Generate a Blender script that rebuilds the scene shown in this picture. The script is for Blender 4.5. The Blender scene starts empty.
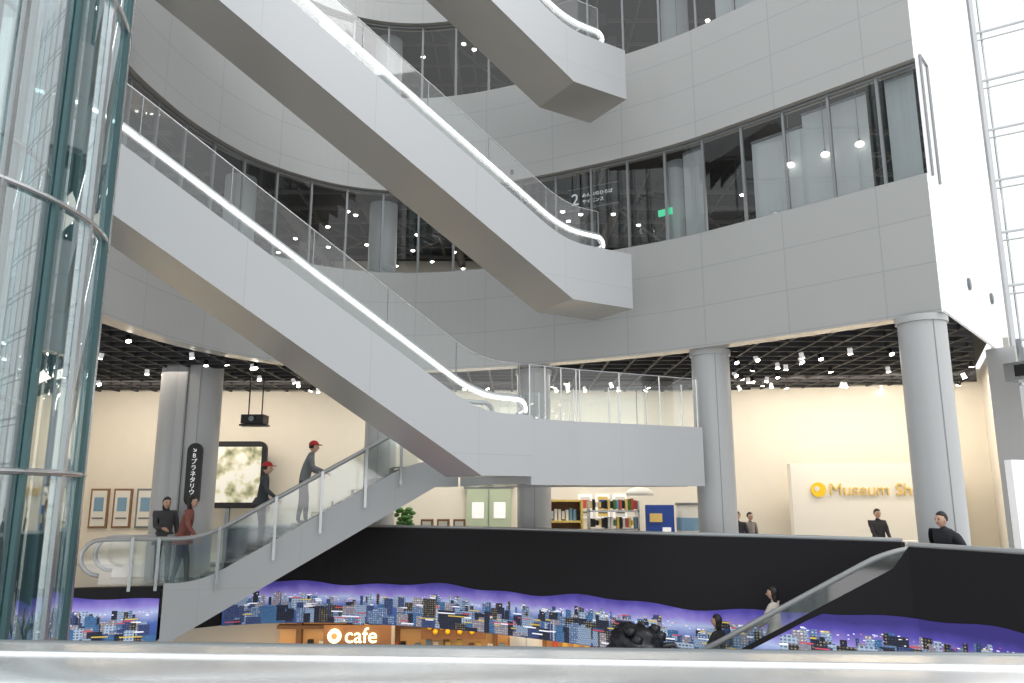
import bpy, math, random
from mathutils import Vector, Matrix
random.seed(7)
S=bpy.context.scene
S.view_settings.view_transform='Standard'
COL=S.collection
# ---------------------------------------------------------------- materials
def nt(name):
    m=bpy.data.materials.new(name); m.use_nodes=True
    return m,m.node_tree.nodes,m.node_tree.links,m.node_tree.nodes['Principled BSDF']
def mat(name,c,r=.5,metal=0,em=0,ec=None,noise=0,ns=8,bump=0):
    m,N,L,P=nt(name)
    P.inputs['Base Color'].default_value=(*c,1); P.inputs['Roughness'].default_value=r
    P.inputs['Metallic'].default_value=metal
    if em:
        P.inputs['Emission Color'].default_value=(*(ec or c),1); P.inputs['Emission Strength'].default_value=em
    if noise or bump:
        t=N.new('ShaderNodeTexCoord'); n=N.new('ShaderNodeTexNoise'); n.inputs['Scale'].default_value=ns
        n.inputs['Detail'].default_value=4
        L.new(t.outputs['Object'],n.inputs['Vector'])
        if noise:
            x=N.new('ShaderNodeMixRGB'); x.inputs[1].default_value=(*[v*(1-noise) for v in c],1)
            x.inputs[2].default_value=(*[min(1,v*(1+noise)) for v in c],1)
            L.new(n.outputs['Fac'],x.inputs[0]); L.new(x.outputs[0],P.inputs['Base Color'])
        if bump:
            b=N.new('ShaderNodeBump'); b.inputs['Strength'].default_value=bump; b.inputs['Distance'].default_value=.02
            L.new(n.outputs['Fac'],b.inputs['Height']); L.new(b.outputs[0],P.inputs['Normal'])
    return m
def panelmat(name,c,seam,bw,bh,r=.4,metal=0,mort=.012):
    m,N,L,P=nt(name)
    u=N.new('ShaderNodeUVMap'); b=N.new('ShaderNodeTexBrick'); b.offset=0; b.squash=1
    b.inputs['Color1'].default_value=(*c,1); b.inputs['Color2'].default_value=(*[v*.975 for v in c],1)
    b.inputs['Mortar'].default_value=(*seam,1); b.inputs['Scale'].default_value=1
    b.inputs['Mortar Size'].default_value=mort; b.inputs['Mortar Smooth'].default_value=.3
    b.inputs['Brick Width'].default_value=bw; b.inputs['Row Height'].default_value=bh
    L.new(u.outputs[0],b.inputs['Vector']); L.new(b.outputs['Color'],P.inputs['Base Color'])
    P.inputs['Roughness'].default_value=r; P.inputs['Metallic'].default_value=metal
    return m
def glassmat(name,tint,refl=.1,edge=.6,rough=.02,rc=(1,1,1)):
    m,N,L,P=nt(name); N.remove(P); out=N['Material Output']
    t=N.new('ShaderNodeBsdfTransparent'); t.inputs[0].default_value=(*tint,1)
    g=N.new('ShaderNodeBsdfGlossy'); g.inputs['Roughness'].default_value=rough; g.inputs[0].default_value=(*rc,1)
    lw=N.new('ShaderNodeLayerWeight'); lw.inputs[0].default_value=.25
    mr=N.new('ShaderNodeMapRange'); mr.inputs['To Min'].default_value=refl; mr.inputs['To Max'].default_value=edge
    mx=N.new('ShaderNodeMixShader')
    L.new(lw.outputs['Facing'],mr.inputs['Value']); L.new(mr.outputs[0],mx.inputs[0])
    L.new(t.outputs[0],mx.inputs[1]); L.new(g.outputs[0],mx.inputs[2]); L.new(mx.outputs[0],out.inputs[0])
    return m
M={}
M['band']=panelmat('facade_panel',(.50,.505,.50),(.40,.405,.41),1.6,.74,.38,0,.010)
M['clad']=panelmat('escalator_cladding',(.50,.515,.53),(.43,.44,.45),1.8,9,.32,.1,.006)
M['under']=mat('soffit_metal',(.56,.53,.49),.25,.35)
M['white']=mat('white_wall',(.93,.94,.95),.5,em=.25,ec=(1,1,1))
M['cream']=mat('cream_plaster',(.84,.785,.68),.7,noise=.03,ns=3)
M['cream2']=mat('cream_white',(.92,.89,.82),.6)
M['col']=mat('column_paint',(.54,.55,.56),.35,noise=.02)
M['paintw']=mat('white_steel_paint',(.62,.64,.66),.4)
M['dark']=mat('dark_ceiling',(.03,.03,.033),.8)
M['grid']=mat('ceiling_grid',(.05,.05,.055),.6)
M['truss']=mat('ceiling_truss',(.13,.12,.11),.6)
M['black']=mat('black_panel',(.010,.009,.012),.8,noise=.1)
M['steel']=mat('steel',(.62,.63,.64),.25,.9)
M['steeld']=mat('steel_dark',(.22,.24,.25),.35,.8)
M['satin']=mat('satin_steel',(.90,.90,.90),.22,.7,noise=.03,ns=30)
M['mull']=mat('mullion',(.30,.31,.32),.4,.5)
M['grail']=mat('handrail_grey',(.5,.51,.52),.3,.5)
M['led']=mat('led_strip',(1,1,1),.5,em=5,ec=(1,1,1))
M['lamp']=mat('lamp_face',(1,.95,.85),.5,em=14,ec=(1,.95,.85))
M['globe']=mat('reflection_glow',(1,.97,.9),.5,em=2.2,ec=(1,.96,.88))  # glow for the imitated lamp reflections in the window glass
M['step']=mat('escalator_step',(.12,.12,.13),.5,.5)
M['glass']=glassmat('clear_glass',(.93,.96,.96),.06,.4)
M['bglass']=glassmat('balustrade_glass',(.86,.90,.90),.20,.6,.06)
M['wglass']=glassmat('window_glass',(.74,.77,.78),.04,.3)
M['eglass']=glassmat('elevator_glass',(.82,.91,.92),.22,.9,rc=(.93,.97,.98))
M['teal']=mat('elevator_frame',(.10,.18,.19),.28,.6)
M['floor']=mat('floor_stone',(.42,.41,.39),.35,noise=.06,ns=2)
M['blind']=mat('roller_blind',(.62,.64,.64),.8,em=.04)
M['orange']=mat('cafe_orange',(.70,.40,.16),.6,em=.2)
M['brown']=mat('brown_wood',(.25,.13,.06),.5,noise=.2)
M['yellow']=mat('sign_yellow',(.95,.60,.02),.5,em=.1)
M['shelfy']=mat('shelf_yellow',(.75,.55,.15),.5)
M['gold']=mat('sign_letters',(.86,.62,.20),.5)
M['signw']=mat('sign_white',(.9,.9,.9),.5,em=.35)
M['signb']=mat('sign_black',(.012,.012,.014),.45)
M['cafe']=mat('cafe_letters',(1,.9,.55),.5,em=2.5)
M['blue']=mat('blue_panel',(.02,.07,.35),.5)
M['green']=mat('green_door',(.50,.58,.42),.5)
M['leaf']=mat('leaf',(.08,.22,.05),.6,noise=.3)
M['paper']=mat('paper',(.8,.78,.72),.6)
M['redsign']=mat('red_goods',(.6,.10,.07),.6); M['goods']=mat('goods',(.2,.35,.5),.6)
M['exit']=mat('exit_sign',(.05,.6,.3),.5,em=1)
M['sculpt']=mat('sculpture_iron',(.035,.037,.042),.3,.6,bump=.7,ns=9)
# ---------------------------------------------------------------- mesh builder
class MB:
    def __init__(s): s.v=[];s.f=[];s.m=[];s.u=[];s.mats=[];s.sm=[]
    def mi(s,k):
        k=M[k] if isinstance(k,str) else k
        if k not in s.mats: s.mats.append(k)
        return s.mats.index(k)
    def face(s,pts,k,uv=None,smooth=False):
        b=len(s.v); s.v+= [tuple(p) for p in pts]; s.f.append(tuple(range(b,b+len(pts))))
        s.m.append(s.mi(k)); s.u.append(uv or [(0.5,0.4)]*len(pts)); s.sm.append(smooth)
    def grid(s,rows,k,closed=False,smooth=True):
        b=len(s.v); n=len(rows[0])
        for r in rows: s.v+=[tuple(p) for p in r]
        for i in range(len(rows)-1):
            for j in range(n if closed else n-1):
                a=b+i*n+j; c=b+i*n+(j+1)%n
                s.f.append((a,c,c+n,a+n)); s.m.append(s.mi(k)); s.u.append([(.5,.4)]*4); s.sm.append(smooth)
    def box(s,c,d,k,rz=0,ax=None):
        R=Matrix.Rotation(rz,3,'Z'); c=Vector(c)
        P=[c+R@Vector((x*d[0]/2,y*d[1]/2,z*d[2]/2)) for z in(-1,1) for y in(-1,1) for x in(-1,1)]
        for q in((0,2,3,1),(4,5,7,6),(0,1,5,4),(2,6,7,3),(0,4,6,2),(1,3,7,5)):
            s.face([P[i] for i in q],k)
    def beam(s,p,q,w,h,k):
        p=Vector(p);q=Vector(q);d=(q-p).normalized(); a=d.cross(Vector((0,0,1)))
        if a.length<1e-3:a=Vector((1,0,0))
        a.normalize(); b=a.cross(d)
        r=[]
        for o in(p,q): r.append([o+a*x*w/2+b*y*h/2 for x,y in((-1,-1),(1,-1),(1,1),(-1,1))])
        for i in range(4): s.face([r[0][i],r[0][(i+1)%4],r[1][(i+1)%4],r[1][i]],k)
        s.face(r[0][::-1],k); s.face(r[1],k)
    def tube(s,path,r,k,n=8,cap=True):
        P=[Vector(p) for p in path]; rows=[]
        rs=r if isinstance(r,(list,tuple)) else [r]*len(P)
        up=None
        for i,p in enumerate(P):
            d=(P[min(i+1,len(P)-1)]-P[max(i-1,0)])
            if d.length<1e-6:d=Vector((0,0,1))
            d.normalize()
            if up is None: up=Vector((0,0,1)) if abs(d.z)<.9 else Vector((1,0,0))
            a=d.cross(up)
            if a.length<1e-3: a=d.cross(Vector((0,1,0)))
            a.normalize(); b=a.cross(d).normalized(); up=b
            rows.append([p+(a*math.cos(2*math.pi*j/n)+b*math.sin(2*math.pi*j/n))*rs[i] for j in range(n)])
        s.grid(rows,k,True)
        if cap: s.face(rows[0][::-1],k); s.face(rows[-1],k)
    def cyl(s,p,q,r,k,n=24): s.tube([p,q],r,k,n)
    def ell(s,c,r,k,n=12,fn=None):
        rows=[]
        for i in range(n+1):
            th=math.pi*i/n; row=[]
            for j in range(2*n):
                ph=math.pi*j/n; v=Vector((math.sin(th)*math.cos(ph),math.sin(th)*math.sin(ph),math.cos(th)))
                if fn: v=fn(v)
                row.append((c[0]+v.x*r[0],c[1]+v.y*r[1],c[2]+v.z*r[2]))
            rows.append(row)
        s.grid(rows,k,True)
    def strip(s,path,z0,z1,k,th=0,kb=None,kt=None,ke=None):
        L=0; n=len(path); nor=[]
        for i in range(n):
            a=Vector(path[max(i-1,0)]);b=Vector(path[min(i+1,n-1)]); d=(b-a).normalized(); nor.append(Vector((-d.y,d.x)))
        Z0=z0 if callable(z0) else (lambda i:z0); Z1=z1 if callable(z1) else (lambda i:z1)
        for i in range(n-1):
            p,q=Vector(path[i]),Vector(path[i+1]); dl=(q-p).length
            s.face([(p.x,p.y,Z0(i)),(q.x,q.y,Z0(i+1)),(q.x,q.y,Z1(i+1)),(p.x,p.y,Z1(i))],k,
                   [(L,Z0(i)),(L+dl,Z0(i+1)),(L+dl,Z1(i+1)),(L,Z1(i))])
            if th:
                P=p+nor[i]*th;Q=q+nor[i+1]*th
                s.face([(Q.x,Q.y,Z0(i+1)),(P.x,P.y,Z0(i)),(P.x,P.y,Z1(i)),(Q.x,Q.y,Z1(i+1))],k)
                s.face([(p.x,p.y,Z0(i)),(P.x,P.y,Z0(i)),(Q.x,Q.y,Z0(i+1)),(q.x,q.y,Z0(i+1))],kb or k)
                s.face([(p.x,p.y,Z1(i)),(q.x,q.y,Z1(i+1)),(Q.x,Q.y,Z1(i+1)),(P.x,P.y,Z1(i))],kt or k)
            L+=dl
        if th:
            for i in(0,n-1):
                p=Vector(path[i]);P=p+nor[i]*th
                s.face([(p.x,p.y,Z0(i)),(p.x,p.y,Z1(i)),(P.x,P.y,Z1(i)),(P.x,P.y,Z0(i))],ke or k)
    def prism(s,poly,z0,z1,k,kb=None):
        s.face([(x,y,z1) for x,y in poly],k); s.face([(x,y,z0) for x,y in poly][::-1],kb or k)
        n=len(poly)
        for i in range(n):
            a,b=poly[i],poly[(i+1)%n]; s.face([(a[0],a[1],z0),(b[0],b[1],z0),(b[0],b[1],z1),(a[0],a[1],z1)],k)
    def obj(s,name,parent=None,loc=None,rz=0):
        me=bpy.data.meshes.new(name); me.from_pydata(s.v,[],s.f)
        for m in s.mats: me.materials.append(m)
        ul=me.uv_layers.new(name='UVMap'); k=0
        me.polygons.foreach_set('material_index',s.m); me.polygons.foreach_set('use_smooth',s.sm)
        flat=[c for f in s.u for uv in f for c in uv]; ul.data.foreach_set('uv',flat)
        me.update(); o=bpy.data.objects.new(name,me); COL.objects.link(o)
        if parent: o.parent=parent
        if loc: o.location=loc
        if rz: o.rotation_euler[2]=rz
        return o
def empty(name,loc=(0,0,0),rz=0):
    o=bpy.data.objects.new(name,None); COL.objects.link(o); o.location=loc; o.rotation_euler[2]=rz; o.empty_display_size=.2; return o
def text(name,body,size,k,loc,rot=(math.pi/2,0,0),parent=None,align='LEFT',ext=.01,sp=1):
    c=bpy.data.curves.new(name,'FONT'); c.body=body; c.size=size; c.extrude=ext; c.align_x=align; c.space_character=sp
    c.materials.append(M[k]); o=bpy.data.objects.new(name,c); COL.objects.link(o); o.location=loc; o.rotation_euler=rot
    if parent:o.parent=parent
    return o
def crom(P,n=8):
    P=[Vector(p) for p in P]; out=[]
    for i in range(len(P)-1):
        a=P[max(i-1,0)];b=P[i];c=P[i+1];d=P[min(i+2,len(P)-1)]
        for j in range(n):
            t=j/n; out.append(.5*((2*b)+(c-a)*t+(2*a-5*b+4*c-d)*t*t+(3*b-a-3*c+d)*t**3))
    out.append(P[-1]); return [(v.x,v.y) for v in out]
def offs(path,o):
    out=[];n=len(path)
    for i in range(n):
        a=Vector(path[max(i-1,0)]);b=Vector(path[min(i+1,n-1)]); d=(b-a).normalized()
        out.append((path[i][0]-d.y*o,path[i][1]+d.x*o))
    return out
R=math.radians
# ---------------------------------------------------------------- building shell
fac=crom([(-6.2,9.4),(-6.2,11),(-6.15,12.2),(-5.87,13.7),(-5.2,15.2),(-4,16.35),(-2.6,16.8),(-1,16.6),(.98,15.75),(3.0,14.55),(4.4,13.3),(6.4,11.3)],8)
END=(9.5,14.9)
def band(name,z0,z1):
    b=MB(); b.strip(fac,z0,z1,'band',.35,'under',None,'white'); return b.obj(name)
band('wall_gallery_band',4.4,6.6); band('wall_gallery_band.001',8.55,10.85); band('wall_gallery_band.002',12.8,15.2)
for i,z in enumerate((5.3,9.5,13.9)):
    b=MB(); b.prism(offs(fac,.2)+[(END[0]-.1,END[1]+.1),(13,22.2),(13,24),(-15,24),(-15,9.4)],z-.5,z,'floor','dark'); b.obj('ceiling' if i==0 else 'ceiling.%03d'%i)
gd=Vector((.653,.757)); gn=Vector((.757,-.653))
b=MB(); gp=[tuple(Vector(p)+gn*.05) for p in ((6.40,11.3),(8,13.15),END)]
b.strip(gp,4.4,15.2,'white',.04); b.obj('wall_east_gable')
for i,(u,z) in enumerate(((1.95,5.22),(3.98,5.36))):
    p=Vector((6.4,11.3))+gd*u+gn*.05; b=MB(); a=(p.x-gn.x*.05,p.y-gn.y*.05,z);c=(p.x+gn.x*.03,p.y+gn.y*.03,z)
    b.cyl(a,c,.11,'steeld',20); b.cyl((c[0],c[1],z),(c[0]+gn.x*.01,c[1]+gn.y*.01,z),.085,'mull',20); b.obj('porthole_vent')
b=MB()
def gpt(u,z): p=Vector((6.4,11.3))+gd*u+gn*.075; return (p.x,p.y,z)
for p,q in((gpt(.05,8.6),gpt(.5,8.6)),(gpt(.5,8.6),gpt(.5,6.55)),(gpt(.05,6.55),gpt(.05,8.6))): b.beam(p,q,.03,.03,'mull')
b.obj('window_frame_gable')
def windows(name,z0,z1,skip=()):
    root=empty(name); g=MB(); gl=offs(fac,.15); g.strip(gl,z0,z1,'wglass'); g.obj('glass',root)
    f=MB(); L=0; nxt=0
    for i in range(len(gl)-1):
        p,q=Vector(gl[i]),Vector(gl[i+1]); dl=(q-p).length
        while nxt<=L+dl:
            t=(nxt-L)/dl; c=p.lerp(q,t); f.box((c.x,c.y,(z0+z1)/2),(.045,.06,z1-z0),'mull',math.atan2(q.y-p.y,q.x-p.x)); nxt+=.82
        L+=dl
    for z in(z0+.03,z1-.03): f.tube([(x,y,z) for x,y in gl],.03,'mull',6)
    f.obj('mullions',root)
windows('window_1',6.6,8.55); windows('window_2',10.85,12.8)
A=Vector((3.2,14.42));B_=Vector((6.4,11.3))
for nm,t0,t1,z0,z1,o in(('roller_blind',.33,.55,6.6,8.2,.34),('roller_blind',.55,.80,6.6,8.42,.34),('roller_blind',.0,.10,6.6,8.45,.34),('roller_blind',.2,.6,10.85,12.7,.34),('roller_blind',.87,.97,6.6,8.5,.34)):
    p=A.lerp(B_,t0);q=A.lerp(B_,t1)
    b=MB(); b.strip(offs([tuple(p),tuple(q)],o),z0,z1,'blind',.02); b.tube([(x,y,z1) for x,y in offs([tuple(p),tuple(q)],o)],.03,'mull'); b.obj(nm)
for t in(.50,.64,.77):  # glowing globes added behind the glass to imitate reflected lamps
    p=A.lerp(B_,t)+Vector((.698,.716))*.24
    b=MB(); b.ell((p.x,p.y,7.5),(.075,.075,.05),'globe',10); b.cyl((p.x,p.y,7.54),(p.x,p.y,9.0),.006,'mull',6); b.cyl((p.x,p.y,7.54),(p.x,p.y,7.6),.02,'mull',8); b.obj('lamp_reflection')
def interior(name,zc,seed,nl):
    rnd=random.Random(seed); b=MB()
    for i in range(-12,13,1): b.beam((i,9.8 if i<-6.6 else max(13.5,i/.585) if 7<i else 17.2 if -5.2<i<0 else 16.2,zc-.25),(i,23.5,zc-.25),.06,.1,'truss')
    for j in range(10,24):
        segs=[(-14,-6.6)] if j<17 else [(-14,j*.585)]
        if 14<=j<17: segs.append((5.5,j*.585))
        for x0,x1 in segs:
            b.beam((x0,j,zc-.4),(x1,j,zc-.4),.06,.08,'truss')
    for i in range(-12,9,2):
        b.beam((i,17.5,zc-.2),(i+2,20,zc-.6),.05,.05,'truss'); b.beam((i+2,20,zc-.6),(i,23,zc-.2),.05,.05,'truss')
        b.tube([(i+.5,17.6,zc-.5),(i+.5,23.5,zc-.5)],.12,'truss',8)
    b.obj(name+'_truss')
    b=MB()
    for k in range(nl):
        x=rnd.uniform(-9,8); y=rnd.uniform(17.3,22.5)
        if x>4: y=rnd.uniform(15,20)
        z=zc-.7; b.cyl((x,y,zc-.4),(x,y,z+.1),.012,'signb',6); b.cyl((x,y,z+.12),(x,y,z),.07,'steeld',10); b.ell((x,y,z),(.055,.055,.035),'lamp',6)
    b.obj(name+'_spotlights')
interior('gallery_ceiling',9.0,3,44); interior('upper_gallery_ceiling',13.4,4,34)
for i,(z0,z1,k) in enumerate(((4.8,9.0,'brown'),(9.0,13.4,'truss'))):
    b=MB(); b.box((-1,23.6,(z0+z1)/2),(28,.2,z1-z0),k); b.obj('wall_gallery_back' if i==0 else 'wall_gallery_back.001')
b=MB(); b.box((-2.2,22.5,7.1),(7,.2,3.0),'cream'); b.obj('exhibit_partition')
def column(x,y,z0,z1,r,seam=True,name='column'):
    b=MB(); b.cyl((x,y,z0),(x,y,z1),r,'col',36)
    for z in ((z0+.12,) if seam else ()): b.cyl((x,y,z-.12),(x,y,z),r+.012,'steeld',36)
    if seam: b.cyl((x,y,z1-.1),(x,y,z1),r+.03,'col',36)
    b.box((x-.0,y-r-.0,(z0+z1)/2),(.012,.012,z1-z0),'mull')
    return b.obj(name)
for x,y in((-3.05,17.6),(3.5,15.3),(-5.9,16.0)):
    column(x,y,5.3,8.5,.33,False); column(x,y,9.5,12.8,.33,False)
# ---------------------------------------------------------------- 2F
column(3.75,14.55,0,4.4,.35); column(6.3,11.72,0,4.4,.34); column(.47,16.85,0,4.4,.36); column(-3.0,17.9,0,4.4,.36)
b=MB()
for dx,dy in((-.3,0),(.32,.05)): b.cyl((-7.05+dx,17.0+dy,0),(-7.05+dx,17.0+dy,4.8),.34,'col',32)
b.box((-7.04,17.02,2.4),(.62,.66,4.8),'col'); b.box((-7.0,16.67,2.4),(.03,.04,4.8),'mull'); b.obj('column_twin')
main=crom([(-5.95,16.8),(-5,17.15),(-3.4,17.15),(-1,16.25),(1,14.9),(2.2,13.95),(4,12.85),(5.1,12.05),(5.62,11.62)],8)
leftp=crom([(-13,14.0),(-9,14.55),(-7.6,14.85),(-6.52,15.08)],8)
b=MB(); b.strip(main,-.9,1.05,'black',.2,'under','steel'); b.strip(leftp,-.9,.06,'black',.2,'under'); b.strip([(-6.55,15.3),(-6.5,16.4),(-5.98,16.85)],-.9,.0,'black',.1); b.obj('wall_parapet_main')
b=MB(); b.tube([(x,y,1.08) for x,y in offs(main,.08)],.03,'grail'); b.obj('parapet_handrail')
nearp=[(5.3,11.0),(5.62,10.35),(6.0,9.46),(6.35,8.5),(6.6,7.5),(6.8,5)]
ts=[4.4,3.5,2.6,1.8,1.0,.45,.1]
sl=[(5.3-.83*t-.044,11+.55*t-.066) for t in ts]
flo=lambda t:-.577*max(0,t-.1)
path=sl+crom(nearp,4)[1:]; zt=[flo(t)+.74 for t in ts]+[1.03]*(len(path)-7)
b=MB(); b.strip(path,-1.9,lambda i:max(zt[i],-1.85),'black',.03,None,'steel'); b.obj('wall_parapet_east')
b=MB(); b.tube([(x,y,1.06) for x,y in offs(crom(nearp,4)[1:],.03)],.035,'grail'); b.obj('parapet_handrail')
b=MB(); b.prism(offs(leftp,.1)+[(-6.6,16.5)]+offs(main,.1)+[(5.75,11.95),(5.95,12.0),(5.45,11.15),(5.7,10.4),(6.1,9.5),(6.5,8.5),(6.7,7.5),(6.9,5),(12.5,5),(14,12),(14,24),(-15,24),(-15,14.1)],-.5,0,'floor','dark'); b.obj('floor')
b=MB(); b.box((0,10,-4.6),(34,34,.2),'floor'); b.obj('floor_atrium')
b=MB(); b.box((0,.6,-.15),(16,3.2,.3),'floor'); b.obj('floor_balcony')
b=MB(); b.box((-3,20.8,2.4),(25,.2,4.8),'cream'); b.obj('wall_north')
b=MB(); b.beam((4.0,20.9,2.4),(11.75,19.1,2.4),.2,4.8,'cream'); b.obj('wall_shop')
b=MB(); b.box((-11.6,17.5,2.4),(.2,7,4.8),'cream'); b.obj('wall_west')
b=MB(); b.beam((11.7,19.1,2.4),(9.75,15.2,2.4),.2,4.8,'cream2'); b.obj('wall_east')
b=MB()
def inside(x,y):
    if x>y*.6: return False
    if x<-6.5: return y>9.6
    if x>6.4: return y>11.4+(x-6.4)*1.17
    best=min(fac,key=lambda p:abs(p[0]-x)+ (0 if p[1]>13 or x>3 else 3)); return y>best[1]+.45
for i in range(54):
    x=-13.5+i*.5
    y=9.7
    while y<20.6 and not inside(x,y): y+=.1
    if y<20.6: b.beam((x,y,4.5),(x,20.7,4.5),.05,.12,'grid')
for j in range(22):
    y=9.8+j*.5; x=-13.5; run=None
    while x<13.6:
        ins=inside(x,y)
        if ins and run is None: run=x
        if (not ins or x>13.4) and run is not None:
            b.beam((run,y,4.5),(x,y,4.5),.05,.12,'grid'); run=None
        x+=.1
b.obj('ceiling_grid')
b=MB(); rnd=random.Random(11)
spots=[(rnd.uniform(-10.5,-5),rnd.uniform(13,20)) for _ in range(34)]+[(rnd.uniform(4.4,11),rnd.uniform(14,19.8)) for _ in range(40)]+[(rnd.uniform(-4.5,3.5),rnd.uniform(17.6,20)) for _ in range(22)]
for x,y in spots:
    if not inside(x,y): continue
    dx,dy=rnd.uniform(-.5,.5),rnd.uniform(-.7,.4); d=Vector((dx,dy,-1)).normalized(); p=Vector((x,y,4.44))
    b.cyl(p,p+d*.11,.045,'signw' if rnd.random()<.5 else 'signb',12); b.cyl(p+d*.111,p+d*.12,.045,'lamp',12)
b.obj('track_spotlights')
def area(name,loc,sx,sy,power,col,rot=(0,0,0)):
    l=bpy.data.lights.new(name,'AREA'); l.shape='RECTANGLE'; l.size=sx;l.size_y=sy;l.energy=power;l.color=col
    o=bpy.data.objects.new(name,l); COL.objects.link(o); o.location=loc;o.rotation_euler=rot; return o
warm=(1,.89,.75)
area('wall_washer',(8.0,17.7,4.35),6,.3,130,warm,(R(35),0,R(-13)))
area('wall_washer',(-8,18.6,4.35),6,.3,90,warm,(R(35),0,0))
area('wall_washer',(0,18.6,4.3),8,.3,125,(1,.95,.86),(R(30),0,0))
area('ceiling_panel_light',(-8.5,17,4.35),3,2,38,warm)
area('ceiling_panel_light',(1,17.8,4.35),6,1.5,80,(1,.95,.87))
area('ceiling_panel_light',(7.6,15.8,4.35),3,1.5,58,warm)
area('gallery_light',(0,20,8.2),14,2,90,warm); area('gallery_light',(7,16,8.2),4,2,45,(1,.95,.85))
area('upper_gallery_light',(2,19,12.6),14,2,90,warm)
area('cafe_light',(-2,18,-1.1),9,1.5,120,(1,.66,.36)); area('lobby_light',(3,17,-1.1),6,1.5,90,(1,.8,.55))
# 1F
b=MB(); b.box((0,20,-2.75),(30,.2,3.5),'cream'); b.obj('wall_lobby')
b=MB(); b.box((-.5,19.6,-2.4),(10,.3,2.9),'orange')
for i in range(9): b.box((-5+i*1.15,19.35,-2.4),(.12,.2,2.9),'brown')
for z in(-1.3,-2.0): b.box((-.5,19.35,z),(10,.3,.08),'brown')
for i in range(40): b.box((-5+i*.25+rnd.uniform(-.05,.05),19.3,-1.95+.2),(.12,.12,rnd.uniform(.15,.4)),rnd.choice(['redsign','paper','goods','shelfy','brown','signb']))
b.obj('cafe_shelving')
b=MB()
for i in range(9): b.ell((-1.9+i*.14,18.9,-1.25-.1*(i%2)),(.06,.06,.06),'yellow',6)
b.box((-1.35,18.98,-1.3),(1.5,.06,.45),'brown'); b.obj('lantern_string')
r=empty('cafe_sign',(-4.05,18.2,-1.47)); b=MB(); b.cyl((.12,.02,.14),(.12,-.02,.14),.15,'cafe',24); b.cyl((.12,-.02,.14),(.12,-.03,.14),.07,'orange',20); b.box((.62,.05,.12),(1.5,.04,.5),'brown'); b.obj('disc',r)
text('letters','cafe',.46,'cafe',(.34,0,0),parent=r)
column(-3,18.6,-4.5,-.9,.35,False); column(.3,17.6,-4.5,-.9,.35,False); column(4.1,14.9,-4.5,-.5,.35,False)
# ---------------------------------------------------------------- mural
def gradm():
    m,N,L,P=nt('mural_sky'); u=N.new('ShaderNodeUVMap'); sp=N.new('ShaderNodeSeparateXYZ'); cr=N.new('ShaderNodeValToRGB')
    n=N.new('ShaderNodeTexNoise'); n.inputs['Scale'].default_value=3; ad=N.new('ShaderNodeMath'); ad.operation='MULTIPLY_ADD'; ad.inputs[1].default_value=.18
    L.new(u.outputs[0],sp.inputs[0]); L.new(u.outputs[0],n.inputs['Vector']); L.new(n.outputs['Fac'],ad.inputs[0]); L.new(sp.outputs['Y'],ad.inputs[2])
    mr=N.new('ShaderNodeMapRange'); mr.inputs['From Min'].default_value=-.85; mr.inputs['From Max'].default_value=.1
    L.new(ad.outputs[0],mr.inputs[0]); L.new(mr.outputs[0],cr.inputs[0])
    e=cr.color_ramp.elements; e[0].position=0; e[0].color=(.03,.07,.24,1); e[1].position=1; e[1].color=(.04,.03,.20,1)
    for p,c in((.40,(.07,.13,.42,1)),(.58,(.45,.52,.80,1)),(.70,(.28,.22,.62,1)),(.86,(.09,.07,.40,1))):
        k=e.new(p); k.color=c
    L.new(cr.outputs[0],P.inputs['Base Color']); L.new(cr.outputs[0],P.inputs['Emission Color']); P.inputs['Emission Strength'].default_value=.4
    P.inputs['Roughness'].default_value=.6; return m
M['msky']=gradm()
def bldm(name,wall,win,s,off):
    m,N,L,P=nt(name); u=N.new('ShaderNodeUVMap'); b=N.new('ShaderNodeTexBrick'); b.offset=off
    b.inputs['Color1'].default_value=(*win,1); b.inputs['Color2'].default_value=(*[v*.25 for v in win],1); b.inputs['Mortar'].default_value=(*wall,1)
    b.inputs['Scale'].default_value=1; b.inputs['Mortar Size'].default_value=.012; b.inputs['Brick Width'].default_value=s; b.inputs['Row Height'].default_value=s*.8
    L.new(u.outputs[0],b.inputs['Vector']); L.new(b.outputs['Color'],P.inputs['Base Color']); L.new(b.outputs['Color'],P.inputs['Emission Color']); P.inputs['Emission Strength'].default_value=.35
    return m
BM=[bldm('mural_tower_a',(.10,.18,.36),(.6,.68,.8),.05,0),bldm('mural_tower_b',(.32,.42,.58),(.12,.2,.4),.045,.5),bldm('mural_tower_c',(.015,.015,.03),(.45,.38,.2),.05,0),
    bldm('mural_tower_d',(.45,.54,.68),(.2,.32,.5),.06,0),bldm('mural_tower_e',(.04,.12,.30),(.3,.65,.9),.04,.5),bldm('mural_tower_f',(.26,.24,.36),(.85,.78,.5),.05,0),
    bldm('mural_tower_g',(.03,.05,.16),(.2,.3,.55),.04,0),bldm('mural_tower_h',(.01,.012,.03),(.08,.12,.22),.04,0)]
M['mwhite']=mat('mural_light',(.9,.9,1),.5,em=.7); M['myel']=mat('mural_yellow',(.9,.65,.1),.5,em=.3); M['mred']=mat('mural_red',(.7,.1,.15),.5,em=.3)
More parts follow.
